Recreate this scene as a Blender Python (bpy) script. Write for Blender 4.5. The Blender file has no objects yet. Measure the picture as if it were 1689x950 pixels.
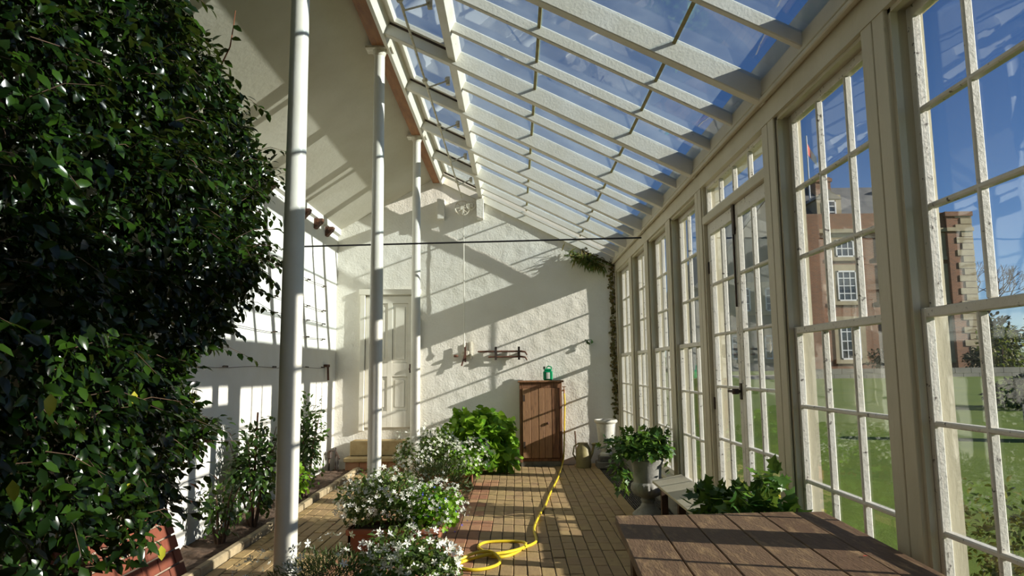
import bpy, math, random
import numpy as np
from mathutils import Vector, Matrix, noise
random.seed(7); rng = np.random.default_rng(11)
C = bpy.context.scene.collection
SC = bpy.context.scene

# ------------------------------------------------------------------ camera, sky, sun, exposure
cam = bpy.data.objects.new('camera', bpy.data.cameras.new('camera')); C.objects.link(cam)
F = 1140.0
yw = Vector((850 - 844.5, -(609 - 475), -F)).normalized()
xw = Vector((1, .010, 0)); xw = (xw - yw * xw.dot(yw)).normalized()
zw = xw.cross(yw)
cam.matrix_world = Matrix.Translation((0, 0, 1.5)) @ Matrix((xw, yw, zw)).to_4x4()
cam.data.sensor_width = 36; cam.data.lens = F * 36 / 1689; cam.data.clip_end = 500
SC.camera = cam
SUN = Vector((-1, .25, -.36)).normalized()
w = bpy.data.worlds.new('sky'); SC.world = w; w.use_nodes = True
nt = w.node_tree; bg = nt.nodes['Background']
sky = nt.nodes.new('ShaderNodeTexSky'); sky.sky_type = 'NISHITA'; sky.sun_disc = False
sky.sun_elevation = math.asin(-SUN.z); sky.sun_rotation = math.atan2(-SUN.x, -SUN.y)
sky.air_density = .8; sky.dust_density = .05; sky.ozone_density = 3.0; sky.altitude = 600
hs = nt.nodes.new('ShaderNodeHueSaturation'); hs.inputs['Saturation'].default_value = 1.12; hs.inputs['Hue'].default_value = .508
nt.links.new(sky.outputs[0], hs.inputs['Color']); nt.links.new(hs.outputs[0], bg.inputs[0]); bg.inputs[1].default_value = .115
sl = bpy.data.lights.new('sun', 'SUN'); sl.energy = 9.5; sl.angle = .0093; sl.color = (1, .945, .85)
so = bpy.data.objects.new('sun', sl); C.objects.link(so); so.rotation_euler = SUN.to_track_quat('-Z', 'Y').to_euler()
so.location = (20, -5, 12)
vs = SC.view_settings; vs.view_transform = 'Standard'; vs.look = 'None'; vs.gamma = 1; vs.exposure = -.18
SC.cycles.transparent_max_bounces = 24; SC.cycles.max_bounces = 8; SC.cycles.diffuse_bounces = 5
SC.cycles.caustics_reflective = False; SC.cycles.caustics_refractive = False

# ------------------------------------------------------------------ helpers
WO = {}
def tag(o, label=None, cat=None, group=None, kind=None):
    for k, v in (('label', label), ('category', cat), ('group', group), ('kind', kind)):
        if v: o[k] = v
    return o
def thing(name, loc, label=None, cat=None, group=None, kind=None):
    o = bpy.data.objects.new(name, None); C.objects.link(o); o.location = loc; o.empty_display_size = .1
    WO[o.name] = Vector(loc); return tag(o, label, cat, group, kind)
def link(name, me, mats, parent, origin, smooth=False):
    if not isinstance(mats, (list, tuple)): mats = [mats]
    for m in mats: me.materials.append(m)
    o = bpy.data.objects.new(name, me); C.objects.link(o)
    if parent: o.parent = parent; o.location = Vector(origin) - WO[parent.name]
    else: o.location = origin
    WO[o.name] = Vector(origin); return o
class MB:
    def __init__(s): s.v = []; s.f = []; s.m = []
    def add(s, vs, fs, mi=0):
        b = len(s.v); s.v += [tuple(p) for p in vs]; s.f += [tuple(i + b for i in q) for q in fs]; s.m += [mi] * len(fs); return s
    def box(s, x0, x1, y0, y1, z0, z1, mi=0, c=0):
        return s.obox(((x0+x1)/2, (y0+y1)/2, (z0+z1)/2), (abs(x1-x0)/2, 0, 0), (0, abs(y1-y0)/2, 0), (0, 0, abs(z1-z0)/2), mi, c)
    def obox(s, ctr, a, b, d, mi=0, c=0):
        ctr, a, b, d = map(Vector, (ctr, a, b, d))
        if c <= 0:
            vs = [ctr + a*i + b*j + d*k for i in (-1, 1) for j in (-1, 1) for k in (-1, 1)]
            return s.add(vs, [(0,1,3,2),(4,6,7,5),(0,4,5,1),(2,3,7,6),(0,2,6,4),(1,5,7,3)], mi)
        an, bn, dn = a.normalized()*c, b.normalized()*c, d.normalized()*c
        vs = []; idx = {}
        for i in (-1, 1):
            for j in (-1, 1):
                for k in (-1, 1):
                    base = ctr + a*i + b*j + d*k
                    idx[i,j,k] = len(vs)
                    vs += [base - bn*j - dn*k, base - an*i - dn*k, base - an*i - bn*j]
        fs = []
        for i in (-1, 1):
            for ax in range(3):
                q = []
                for (p, r) in ((-1,-1),(1,-1),(1,1),(-1,1)):
                    t = [0,0,0]; t[ax] = i; t[(ax+1)%3] = p; t[(ax+2)%3] = r
                    q.append(idx[tuple(t)] + ax)
                fs.append(tuple(q) if i > 0 else tuple(q[::-1]))
        for ax in range(3):
            u, v = (ax+1)%3, (ax+2)%3
            for p in (-1, 1):
                for r in (-1, 1):
                    t0 = [0,0,0]; t0[ax] = -1; t0[u] = p; t0[v] = r
                    t1 = list(t0); t1[ax] = 1
                    q = (idx[tuple(t0)]+u, idx[tuple(t1)]+u, idx[tuple(t1)]+v, idx[tuple(t0)]+v)
                    fs.append(q if p*r > 0 else q[::-1])
        for key, b0 in idx.items():
            q = (b0, b0+1, b0+2); fs.append(q if key[0]*key[1]*key[2] > 0 else q[::-1])
        return s.add(vs, fs, mi)
    def bar(s, p, q, wd, ht, up=(0, 0, 1), mi=0, c=0):
        p, q, up = Vector(p), Vector(q), Vector(up); d = q - p; sd = d.cross(up).normalized(); u = sd.cross(d).normalized()
        return s.obox((p+q)/2, d/2, sd*wd/2, u*ht/2, mi, c)
    def tube(s, pts, r, n=8, mi=0, caps=True):
        pts = [Vector(p) for p in pts]; rs = r if isinstance(r, (list, tuple)) else [r]*len(pts)
        vs = []; nrm = None
        for i, p in enumerate(pts):
            t = (pts[min(i+1, len(pts)-1)] - pts[max(i-1, 0)]).normalized()
            if nrm is None: nrm = t.orthogonal().normalized()
            nrm = (nrm - t*nrm.dot(t)).normalized(); bi = t.cross(nrm)
            for k in range(n):
                a = 2*math.pi*k/n; vs.append(p + (nrm*math.cos(a) + bi*math.sin(a))*rs[i])
        fs = [(i*n+k, i*n+(k+1)%n, (i+1)*n+(k+1)%n, (i+1)*n+k) for i in range(len(pts)-1) for k in range(n)]
        if caps: fs += [tuple(range(n))[::-1], tuple(range((len(pts)-1)*n, len(pts)*n))]
        return s.add(vs, fs, mi)
    def lathe(s, prof, ctr, n=24, mi=0, flute=None):
        vs = []; ctr = Vector(ctr)
        for i, (r, z) in enumerate(prof):
            for k in range(n):
                a = 2*math.pi*k/n; rr = r*(1 + (flute[1]*abs(math.sin(a*flute[0]/2)) if flute and flute[2] <= i <= flute[3] else 0))
                vs.append(ctr + Vector((rr*math.cos(a), rr*math.sin(a), z)))
        fs = [(i*n+k, i*n+(k+1)%n, (i+1)*n+(k+1)%n, (i+1)*n+k) for i in range(len(prof)-1) for k in range(n)]
        fs += [tuple(range(n))[::-1], tuple(range((len(prof)-1)*n, len(prof)*n))]
        return s.add(vs, fs, mi)
    def prism(s, poly, a, b, axis='Y', mi=0):
        n = len(poly); P = lambda u, v, w_: {'Y': (u, w_, v), 'X': (w_, u, v), 'Z': (u, v, w_)}[axis]
        vs = [P(u, v, a) for u, v in poly] + [P(u, v, b) for u, v in poly]
        fs = [tuple(range(n)), tuple(range(2*n-1, n-1, -1))] + [(i, n+i, n+(i+1)%n, (i+1)%n) for i in range(n)]
        return s.add(vs, fs, mi)
    def build(s, name, mats, parent=None, origin=None, smooth=False):
        if origin is None:
            if parent is not None: origin = WO[parent.name]
            else:
                a = np.array(s.v); origin = ((a[:,0].min()+a[:,0].max())/2, (a[:,1].min()+a[:,1].max())/2, a[:,2].min())
        origin = Vector(origin)
        me = bpy.data.meshes.new(name); me.from_pydata([Vector(p) - origin for p in s.v], [], s.f)
        me.polygons.foreach_set('material_index', s.m)
        if smooth: me.polygons.foreach_set('use_smooth', [True]*len(s.f))
        me.update(); o = link(name, me, mats, parent, origin)
        if smooth: me.set_sharp_from_angle(angle=math.radians(40))
        return o
def solid(name, mats, *boxes, parent=None, c=0, **kw):
    m = MB()
    for b in boxes: m.box(*b, c=c)
    return m.build(name, mats, parent, **kw)

# ------------------------------------------------------------------ materials
def mat(name, col, rough=.6, col2=None, scale=6, detail=6, bump=0, bscale=None, spec=.4, metal=0, stretch=(1,1,1), lo=.35, hi=.65, rnd=None, dirt=None, trans=0, coords='pos', wave=None):
    m = bpy.data.materials.new(name); m.use_nodes = True; N = m.node_tree.nodes; L = m.node_tree.links
    p = N['Principled BSDF']; p.inputs['Roughness'].default_value = rough; p.inputs['Metallic'].default_value = metal
    p.inputs['Specular IOR Level'].default_value = spec
    geo = N.new('ShaderNodeNewGeometry'); mp = N.new('ShaderNodeMapping'); mp.inputs['Scale'].default_value = stretch
    if coords == 'pos': L.new(geo.outputs['Position'], mp.inputs[0])
    else:
        tc = N.new('ShaderNodeTexCoord'); L.new(tc.outputs['Object'], mp.inputs[0])
    def rgb(c): n = N.new('ShaderNodeRGB'); n.outputs[0].default_value = (*c, 1); return n.outputs[0]
    def mix(a, b, f, mode='MIX'):
        n = N.new('ShaderNodeMix'); n.data_type = 'RGBA'; n.blend_type = mode
        L.new(a, n.inputs[6]); L.new(b, n.inputs[7])
        if isinstance(f, float): n.inputs[0].default_value = f
        else: L.new(f, n.inputs[0])
        return n.outputs[2]
    def nz(sc, det, a, b, rgh=.6):
        n = N.new('ShaderNodeTexNoise'); n.inputs['Scale'].default_value = sc; n.inputs['Detail'].default_value = det; n.inputs['Roughness'].default_value = rgh
        L.new(mp.outputs[0], n.inputs['Vector'])
        r = N.new('ShaderNodeMapRange'); r.inputs[1].default_value = a; r.inputs[2].default_value = b; L.new(n.outputs[0], r.inputs[0]); return r.outputs[0], n.outputs[0]
    c = rgb(col)
    if col2: c = mix(c, rgb(col2), nz(scale, detail, lo, hi)[0])
    if rnd:   # (colour, amount, source)
        if rnd[2] == 'obj': s_ = N.new('ShaderNodeObjectInfo').outputs['Random']
        else: a_ = N.new('ShaderNodeAttribute'); a_.attribute_name = 'rnd'; s_ = a_.outputs['Fac']
        rp = N.new('ShaderNodeMapRange'); L.new(s_, rp.inputs[0]); rp.inputs[1].default_value = rnd[3] if len(rnd) > 3 else 0; rp.inputs[4].default_value = rnd[1]
        c = mix(c, rgb(rnd[0]), rp.outputs[0])
    if dirt: c = mix(c, rgb(dirt[0]), nz(dirt[1], 8, dirt[2], dirt[3])[0])
    L.new(c, p.inputs['Base Color'])
    if bump:
        b = N.new('ShaderNodeBump'); b.inputs['Strength'].default_value = bump; b.inputs['Distance'].default_value = .01
        L.new(nz(bscale or scale*4, 6, 0, 1)[1], b.inputs['Height']); L.new(b.outputs[0], p.inputs['Normal'])
    if trans:
        t = N.new('ShaderNodeBsdfTranslucent'); ms = N.new('ShaderNodeMixShader'); ms.inputs[0].default_value = trans
        tcx = mix(c, rgb((.55, .75, .1)), .35); L.new(tcx, t.inputs[0])
        L.new(p.outputs[0], ms.inputs[1]); L.new(t.outputs[0], ms.inputs[2]); L.new(ms.outputs[0], N['Material Output'].inputs[0])
    return m
def glass_mat(name, tint, haze=0.0, hazecol=(.7,.75,.7), wav=.02):
    m = bpy.data.materials.new(name); m.use_nodes = True; N = m.node_tree.nodes; L = m.node_tree.links
    N.remove(N['Principled BSDF']); out = N['Material Output']
    tr = N.new('ShaderNodeBsdfTransparent'); tr.inputs[0].default_value = (*tint, 1)
    gl = N.new('ShaderNodeBsdfGlossy'); gl.inputs['Roughness'].default_value = .015; gl.inputs[0].default_value = (1,1,1,1)
    lw = N.new('ShaderNodeLayerWeight'); lw.inputs[0].default_value = .5
    pw = N.new('ShaderNodeMath'); pw.operation = 'POWER'; L.new(lw.outputs['Facing'], pw.inputs[0]); pw.inputs[1].default_value = 5
    mr = N.new('ShaderNodeMapRange'); L.new(pw.outputs[0], mr.inputs[0]); mr.inputs[3].default_value = .04; mr.inputs[4].default_value = 1
    ms = N.new('ShaderNodeMixShader'); L.new(mr.outputs[0], ms.inputs[0]); L.new(tr.outputs[0], ms.inputs[1]); L.new(gl.outputs[0], ms.inputs[2])
    b = N.new('ShaderNodeBump'); b.inputs['Strength'].default_value = wav; b.inputs['Distance'].default_value = .02
    n = N.new('ShaderNodeTexNoise'); n.inputs['Scale'].default_value = 5; g = N.new('ShaderNodeNewGeometry'); L.new(g.outputs['Position'], n.inputs[0]); L.new(n.outputs[0], b.inputs['Height']); L.new(b.outputs[0], gl.inputs['Normal'])
    o = ms.outputs[0]
    if haze:
        d = N.new('ShaderNodeBsdfTranslucent'); d.inputs[0].default_value = (*hazecol, 1)
        n2 = N.new('ShaderNodeTexNoise'); n2.inputs['Scale'].default_value = 2.2; n2.inputs['Detail'].default_value = 6; L.new(g.outputs['Position'], n2.inputs[0])
        r2 = N.new('ShaderNodeMapRange'); L.new(n2.outputs[0], r2.inputs[0]); r2.inputs[1].default_value = .4; r2.inputs[2].default_value = .75; r2.inputs[3].default_value = haze*.3; r2.inputs[4].default_value = haze
        m2 = N.new('ShaderNodeMixShader'); L.new(r2.outputs[0], m2.inputs[0]); L.new(o, m2.inputs[1]); L.new(d.outputs[0], m2.inputs[2]); o = m2.outputs[0]
    L.new(o, out.inputs[0]); return m
PAINT = (.62, .57, .43); WALL = (.81, .79, .72)
M = dict(
    paint=mat('cream_paint', PAINT, .45, (.56, .51, .37), 3, bump=.25, bscale=40, stretch=(1,1,.35), dirt=((.33,.29,.2), 14, .66, .82)),
    sash=mat('sash_paint', (.79,.765,.69), .45, (.71,.675,.58), 4, bump=.3, bscale=60, dirt=((.14,.12,.10), 30, .61, .68)),
    roofpaint=mat('roof_paint', (.80,.77,.68), .5, (.73,.69,.57), 3, bump=.25, bscale=50, dirt=((.3,.25,.14), 22, .68, .76)),
    wall=mat('limewash', WALL, .9, (.74,.71,.62), 1.3, bump=.7, bscale=34, dirt=((.45,.40,.3), 5, .68, .85)),
    leftwall=mat('white_painted_wall', (.76,.75,.70), .8, (.70,.68,.61), 1.2, bump=.2, bscale=30, dirt=((.5,.46,.36), 5, .70, .9)),
    ceil=mat('ceiling_plaster', (.62,.59,.49), .85, (.54,.505,.40), 1.1, bump=.3, bscale=18),
    timber=mat('bare_timber', (.36,.155,.05), .6, (.23,.095,.035), 5, stretch=(4,.6,4), bump=.3, bscale=30),
    pole=mat('pole_paint', (.80,.78,.70), .35, (.73,.70,.60), 3, bump=.1, bscale=30),
    mortar=mat('dark_mortar', (.055,.045,.03), .95, (.10,.085,.05), 9, bump=.5),
    brick=mat('yellow_paver', (.45,.32,.14), .75, (.35,.245,.11), 9, bump=.45, bscale=45, rnd=((.34,.22,.115), .8, 'obj'), dirt=((.20,.14,.08), 7, .6, .78)),
    redbrick=mat('red_paver', (.38,.17,.09), .8, (.28,.13,.075), 9, bump=.45, bscale=45, rnd=((.45,.26,.13), .8, 'obj'), dirt=((.2,.13,.09), 7, .6, .78)),
    brickfar=mat('yellow_paver_far', (.45,.32,.14), .75, (.35,.245,.11), 9, bump=.45, bscale=45, rnd=((.34,.22,.115), .8, 'att')),
    redfar=mat('red_paver_far', (.38,.17,.09), .8, (.28,.13,.075), 9, bump=.45, bscale=45, rnd=((.45,.26,.13), .8, 'att')),
    stone=mat('edging_stone', (.42,.29,.12), .8, (.33,.23,.10), 6, bump=.4, bscale=30),
    kerb=mat('kerb_stone', (.44,.35,.21), .9, (.26,.21,.13), 7, bump=.5, bscale=30),
    step=mat('step_stone', (.48,.37,.19), .85, (.36,.26,.12), 6, bump=.5, bscale=25),
    soil=mat('soil', (.05,.03,.018), .95, (.11,.07,.045), 14, bump=1, bscale=40),
    wallbrick=mat('red_brick', (.27,.075,.035), .85, (.19,.05,.027), 8, bump=.5, bscale=40, rnd=((.13,.045,.03), .7, 'obj')),
    lime=mat('lime_mortar', (.38,.30,.22), .95, (.28,.22,.16), 12, bump=.5),
    iron=mat('dark_iron', (.045,.042,.042), .6, (.09,.055,.035), 10, bump=.3, metal=.4),
    grate=mat('grate_iron', (.05,.045,.04), .7, (.10,.085,.065), 9, bump=.3),
    pit=mat('pit_dark', (.015,.013,.012), .9),
    rust=mat('rusty_iron', (.16,.065,.035), .8, (.07,.04,.03), 16, bump=.4),
    gear=mat('painted_gear', (.80,.77,.66), .55, (.55,.49,.37), 20, bump=.3),
    cord=mat('white_cord', (.75,.72,.62), .8),
    black=mat('black_rod', (.012,.012,.014), .4),
    olive=mat('lap_grime', (.38,.34,.15), .8, (.26,.22,.09), 12),
    plank=mat('table_plank', (.16,.092,.048), .7, (.075,.038,.018), 6, stretch=(4,.9,3), bump=.45, bscale=28, rnd=((.20,.13,.075), .7, 'obj'), dirt=((.34,.22,.11), 6, .50, .72)),
    tableframe=mat('table_frame', (.10,.055,.03), .75, (.06,.035,.02), 6, bump=.4),
    cabwood=mat('cabinet_wood', (.27,.125,.055), .65, (.12,.05,.024), 7, stretch=(6,6,.7), bump=.4, bscale=26, rnd=((.36,.20,.10), .8, 'obj'), dirt=((.09,.045,.025), 9, .58, .75)),
    doorpaint=mat('door_paint', (.80,.77,.67), .5, (.73,.69,.58), 3, bump=.15, bscale=30, dirt=((.4,.35,.25), 20, .7, .8)),
    terra=mat('terracotta', (.34,.14,.07), .8, (.24,.095,.05), 7, bump=.35, bscale=30, dirt=((.5,.36,.25), 5, .6, .8)),
    lead=mat('weathered_urn', (.40,.385,.34), .7, (.26,.25,.22), 8, bump=.4, bscale=30),
    urnwhite=mat('white_urn', (.72,.70,.62), .75, (.52,.49,.42), 6, bump=.3, bscale=30),
    plinth=mat('dark_stone', (.20,.19,.16), .9, (.12,.11,.09), 9, bump=.4),
    olivecan=mat('olive_can', (.34,.29,.13), .5, (.24,.2,.09), 8, bump=.2),
    hose=mat('yellow_hose', (.78,.60,.03), .4, (.66,.48,.03), 12),
    green=mat('green_plastic', (.0,.26,.10), .3, (.0,.20,.075), 8),
    label=mat('paper_label', (.80,.80,.74), .6), black2=mat('cap_black', (.03,.05,.03), .4),
    brass=mat('old_brass', (.28,.15,.06), .45, (.16,.08,.04), 20, metal=.6),
    leaf=mat('camellia_leaf', (.004,.012,.0025), .21, rnd=((.026,.062,.006), 1.0, 'att', .5), spec=.30, trans=.09),
    leafobj=mat('camellia_leaf_near', (.0055,.016,.003), .19, rnd=((.032,.075,.007), 1.0, 'obj', .5), spec=.32, trans=.09),
    yleaf=mat('yellow_leaf', (.50,.46,.04), .4, (.36,.38,.03), 20, trans=.25),
    shrub=mat('shrub_leaf', (.014,.04,.007), .35, rnd=((.06,.12,.015), 1.0, 'att', .3), trans=.15),
    ger=mat('geranium_leaf', (.08,.22,.014), .5, rnd=((.27,.46,.03), 1.0, 'att', .2), trans=.3, spec=.3),
    ivy=mat('ivy_leaf', (.025,.085,.014), .4, rnd=((.12,.24,.03), 1.0, 'att', .3), trans=.2),
    fol=mat('flower_foliage', (.04,.085,.014), .5, rnd=((.14,.21,.04), 1.0, 'att', .2), trans=.2),
    rosemary=mat('rosemary', (.035,.06,.016), .6, rnd=((.11,.15,.045), 1.0, 'att', .2), trans=.15),
    flower=mat('white_petals', (.84,.84,.78), .6, rnd=((.72,.74,.55), .8, 'att', .4), trans=.15, spec=.2),
    flowerobj=mat('white_petals_near', (.84,.84,.78), .6, rnd=((.74,.76,.58), .8, 'obj', .4), trans=.15, spec=.2),
    blue=mat('blue_petals', (.08,.09,.55), .6), bark=mat('bark', (.13,.075,.045), .9, (.07,.045,.03), 9, bump=.6),
    twig=mat('red_twig', (.22,.07,.03), .8), moss=mat('moss', (.10,.12,.03), .9, (.2,.13,.05), 18, bump=.6),
    fern=mat('fern_leaf', (.10,.16,.03), .6, rnd=((.3,.22,.08), 1.0, 'att', .4), trans=.2),
    lawn=mat('lawn', (.080,.130,.004), .9, (.115,.165,.006), .9, bump=1, bscale=60, dirt=((.14,.20,.03), 7, .55, .75)),
    gravel=mat('gravel', (.34,.28,.23), .95, (.25,.21,.18), 5, bump=.5),
    hedge=mat('hedge_leaf', (.03,.045,.008), .6, rnd=((.22,.19,.03), 1.0, 'att', .35), trans=.2),
    darktree=mat('evergreen', (.018,.035,.014), .7, rnd=((.07,.09,.03), 1.0, 'att', .3)),
    slate=mat('slate', (.11,.115,.12), .7, (.17,.17,.165), 1.5, bump=.3, bscale=8),
    stonework=mat('grey_stone', (.27,.255,.21), .9, (.20,.19,.16), 1.2, bump=.4, bscale=6),
    sandstone=mat('sandstone_dressing', (.46,.38,.24), .9, (.36,.30,.19), 1.5, bump=.3, bscale=6),
    winframe=mat('white_window', (.82,.82,.80), .5), winglass=mat('dark_window_glass', (.03,.04,.055), .08, spec=.8),
    red=mat('flag_red', (.5,.05,.03), .7), flagw=mat('flag_white', (.75,.7,.62), .7),
    glass=glass_mat('window_glass', (.97,.98,.98)), roofglass=glass_mat('roof_glass', (.90,.95,.97), .06, (.75,.85,.85)),
)
def brick_facade(name, c1, c2, mo):
    m = bpy.data.materials.new(name); m.use_nodes = True; N = m.node_tree.nodes; L = m.node_tree.links; p = N['Principled BSDF']; p.inputs['Roughness'].default_value = .9
    g = N.new('ShaderNodeNewGeometry'); sx = N.new('ShaderNodeSeparateXYZ'); L.new(g.outputs['Position'], sx.inputs[0])
    ad = N.new('ShaderNodeMath'); L.new(sx.outputs[0], ad.inputs[0]); L.new(sx.outputs[1], ad.inputs[1])
    cb = N.new('ShaderNodeCombineXYZ'); L.new(ad.outputs[0], cb.inputs[0]); L.new(sx.outputs[2], cb.inputs[1])
    b = N.new('ShaderNodeTexBrick'); b.inputs['Scale'].default_value = 1; b.inputs['Brick Width'].default_value = .24; b.inputs['Row Height'].default_value = .085; b.inputs['Mortar Size'].default_value = .008
    b.inputs['Color1'].default_value = (*c1, 1); b.inputs['Color2'].default_value = (*c2, 1); b.inputs['Mortar'].default_value = (*mo, 1); L.new(cb.outputs[0], b.inputs[0]); 
    n = N.new('ShaderNodeTexNoise'); n.inputs['Scale'].default_value = .8; n.inputs['Detail'].default_value = 8; L.new(g.outputs['Position'], n.inputs[0])
    mx = N.new('ShaderNodeMix'); mx.data_type = 'RGBA'; mx.blend_type = 'MULTIPLY'; mx.inputs[0].default_value = .5; L.new(b.outputs[0], mx.inputs[6]); L.new(n.outputs[0], mx.inputs[7]); L.new(mx.outputs[2], p.inputs[0]); return m
M['facade'] = brick_facade('house_brick', (.40,.17,.085), (.28,.13,.075), (.36,.28,.19))

# ------------------------------------------------------------------ leaf clouds
def tmpl(kind):
    if kind == 'camellia':
        v = [(0,0,0),(.33,.25,.05),(.33,0,0),(.33,-.25,.05),(.70,.20,.0),(.70,0,-.05),(.70,-.20,.0),(1,0,-.14)]
        f = [(0,2,1),(0,3,2),(1,2,5),(1,5,4),(2,3,6),(2,6,5),(4,5,7),(5,6,7)]
    elif kind == 'blade':
        v = [(0,-.06,0),(0,.06,0),(.55,.07,.04),(.55,-.07,.04),(1,0,-.03)]; f = [(0,1,2),(0,2,3),(3,2,4)]
    elif kind == 'round':
        v = [(.45,0,-.06)]; n = 9
        for k in range(n):
            a = math.pi + 2*math.pi*(k+.5)/n; r = .5*(1 + .12*math.cos(k*math.pi)); v.append((.45+r*math.cos(a), r*math.sin(a), .04*math.sin(a*3)))
        f = [(0, 1+k, 1+(k+1)%n) for k in range(n)]
    elif kind == 'ivy':
        o = [(0,.0),(.02,.30),(.30,.22),(.48,.46),(.62,.18),(1,0),(.62,-.18),(.48,-.46),(.30,-.22),(.02,-.30)]
        v = [(.3,0,-.05)] + [(x,y,.03*abs(y)) for x,y in o]; f = [(0,1+k,1+(k+1)%10) for k in range(10)]
    elif kind == 'flower':
        v = [(0,0,.0)]; f = []
        for k in range(5):
            a = 2*math.pi*k/5
            for da, r, z in ((-.38,.34,.10),(0,.5,.16),(.38,.34,.10)): v.append((r*math.cos(a+da), r*math.sin(a+da), z))
            b = 1+3*k; f += [(0,b,b+1),(0,b+1,b+2)]
    return np.array(v, float), np.array(f, int)
T = {k: tmpl(k) for k in ('camellia','blade','round','ivy','flower')}
def frames(D, Nn):
    D = D/np.linalg.norm(D, axis=1, keepdims=True); Nn = Nn - D*(D*Nn).sum(1, keepdims=True); Nn /= np.linalg.norm(Nn, axis=1, keepdims=True)
    return D, np.cross(Nn, D), Nn
def cloud(name, kind, P, D, Nn, S, mats, parent=None, origin=None, stuff=True):
    v, f = T[kind]; n = len(P); D, B, Nn = frames(D, Nn); S = np.broadcast_to(S, (n,))
    V = P[:,None,:] + S[:,None,None]*(v[None,:,0,None]*D[:,None,:] + v[None,:,1,None]*B[:,None,:] + v[None,:,2,None]*Nn[:,None,:])
    V = V.reshape(-1,3); Fc = (f[None] + (np.arange(n)*len(v))[:,None,None]).reshape(-1,3)
    if origin is None: origin = WO[parent.name] if parent else (V[:,0].mean(), V[:,1].mean(), V[:,2].min())
    V = V - np.array(origin)
    me = bpy.data.meshes.new(name); me.vertices.add(len(V)); me.vertices.foreach_set('co', V.ravel())
    me.loops.add(Fc.size); me.loops.foreach_set('vertex_index', Fc.ravel().astype(np.int32)); me.polygons.add(len(Fc))
    me.polygons.foreach_set('loop_start', np.arange(0, Fc.size, 3, dtype=np.int32))
    me.update(calc_edges=True); me.polygons.foreach_set('use_smooth', np.ones(len(Fc), bool))
    at = me.attributes.new('rnd', 'FLOAT', 'FACE'); at.data.foreach_set('value', np.repeat(rng.random(n), len(f)).astype(np.float32))
    o = link(name, me, mats, parent, origin)
    if stuff: o['kind'] = 'stuff'
    return o
def unit(n): a = rng.normal(size=(n,3)); return a/np.linalg.norm(a, axis=1, keepdims=True)
def shell(ctr, rad, n, inner=.6, zmin=-1.0, lump=.18, seed=0):
    u = unit(n*3); u = u[u[:,2] > zmin][:n]; n = len(u)
    l = np.array([noise.noise(Vector(p)*2.1 + Vector((seed*3.7, seed, 0))) for p in u])
    r = (inner + (1-inner)*rng.random(n)**.6)*(1 + lump*2*l)
    return np.array(ctr) + u*np.array(rad)*r[:,None], u
def foliage(name, kind, ctr, rad, n, size, mats, parent, inner=.55, zmin=-.9, lump=.18, droop=.35, seed=0, up=.5):
    P, u = shell(ctr, rad, n, inner, zmin, lump, seed)
    if abs(ctr[0]) < 3 and abs(ctr[1]) < YB: k = (P[:,0] > XL+.11) & (P[:,0] < 1.555) & (P[:,1] < YB-.06); P, u = P[k], u[k]
    n = len(P)
    D = u*.8 + unit(n)*.8 + np.array([0,0,-droop]); Nn = u*.7 + np.array([0,0,up]) + unit(n)*.5
    return cloud(name, kind, P, D, Nn, size*(.7+.6*rng.random(n)), mats, parent)
leafmesh = {}
def petal_mesh(kind, m):
    if (kind, m.name) not in leafmesh:
        v, f = T[kind]; me = bpy.data.meshes.new(kind); me.from_pydata(v.tolist(), [], f.tolist()); me.polygons.foreach_set('use_smooth', [True]*len(f)); me.materials.append(m); leafmesh[kind, m.name] = me
    return leafmesh[kind, m.name]
def singles(name, kind, P, D, Nn, S, m, parent):
    me = petal_mesh(kind, m); D, B, Nn = frames(D, Nn); S = np.broadcast_to(S, (len(P),)); o0 = WO[parent.name]
    for i in range(len(P)):
        o = bpy.data.objects.new(name, me); C.objects.link(o); o.parent = parent
        mm = Matrix((D[i], B[i], Nn[i])).transposed().to_4x4(); o.matrix_local = Matrix.Translation(Vector(P[i]) - o0) @ mm @ Matrix.Scale(float(S[i]), 4)

# ------------------------------------------------------------------ the setting
XR, XL, YB, YF = 1.64, -2.9, 11.2, -1.2
def grid_wall(fn, nu, nv, name, m, amp, sc, ndir):
    vs = []; nd = Vector(ndir)
    for j in range(nv+1):
        for i in range(nu+1):
            p = Vector(fn(i/nu, j/nv)); h = noise.fractal(p*sc, .8, 2.1, 5)*amp + noise.noise(p*.9)*amp*.8
            vs.append(p + nd*h)
    fs = [(j*(nu+1)+i, j*(nu+1)+i+1, (j+1)*(nu+1)+i+1, (j+1)*(nu+1)+i) for j in range(nv) for i in range(nu)]
    mb = MB(); mb.add(vs, fs); return mb
roofz = lambda x: 3.25 + .498*(1.6 - x) if x > -1.27 else 3.79 + (4.68-3.79)*(x+2.9)/1.63
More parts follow.
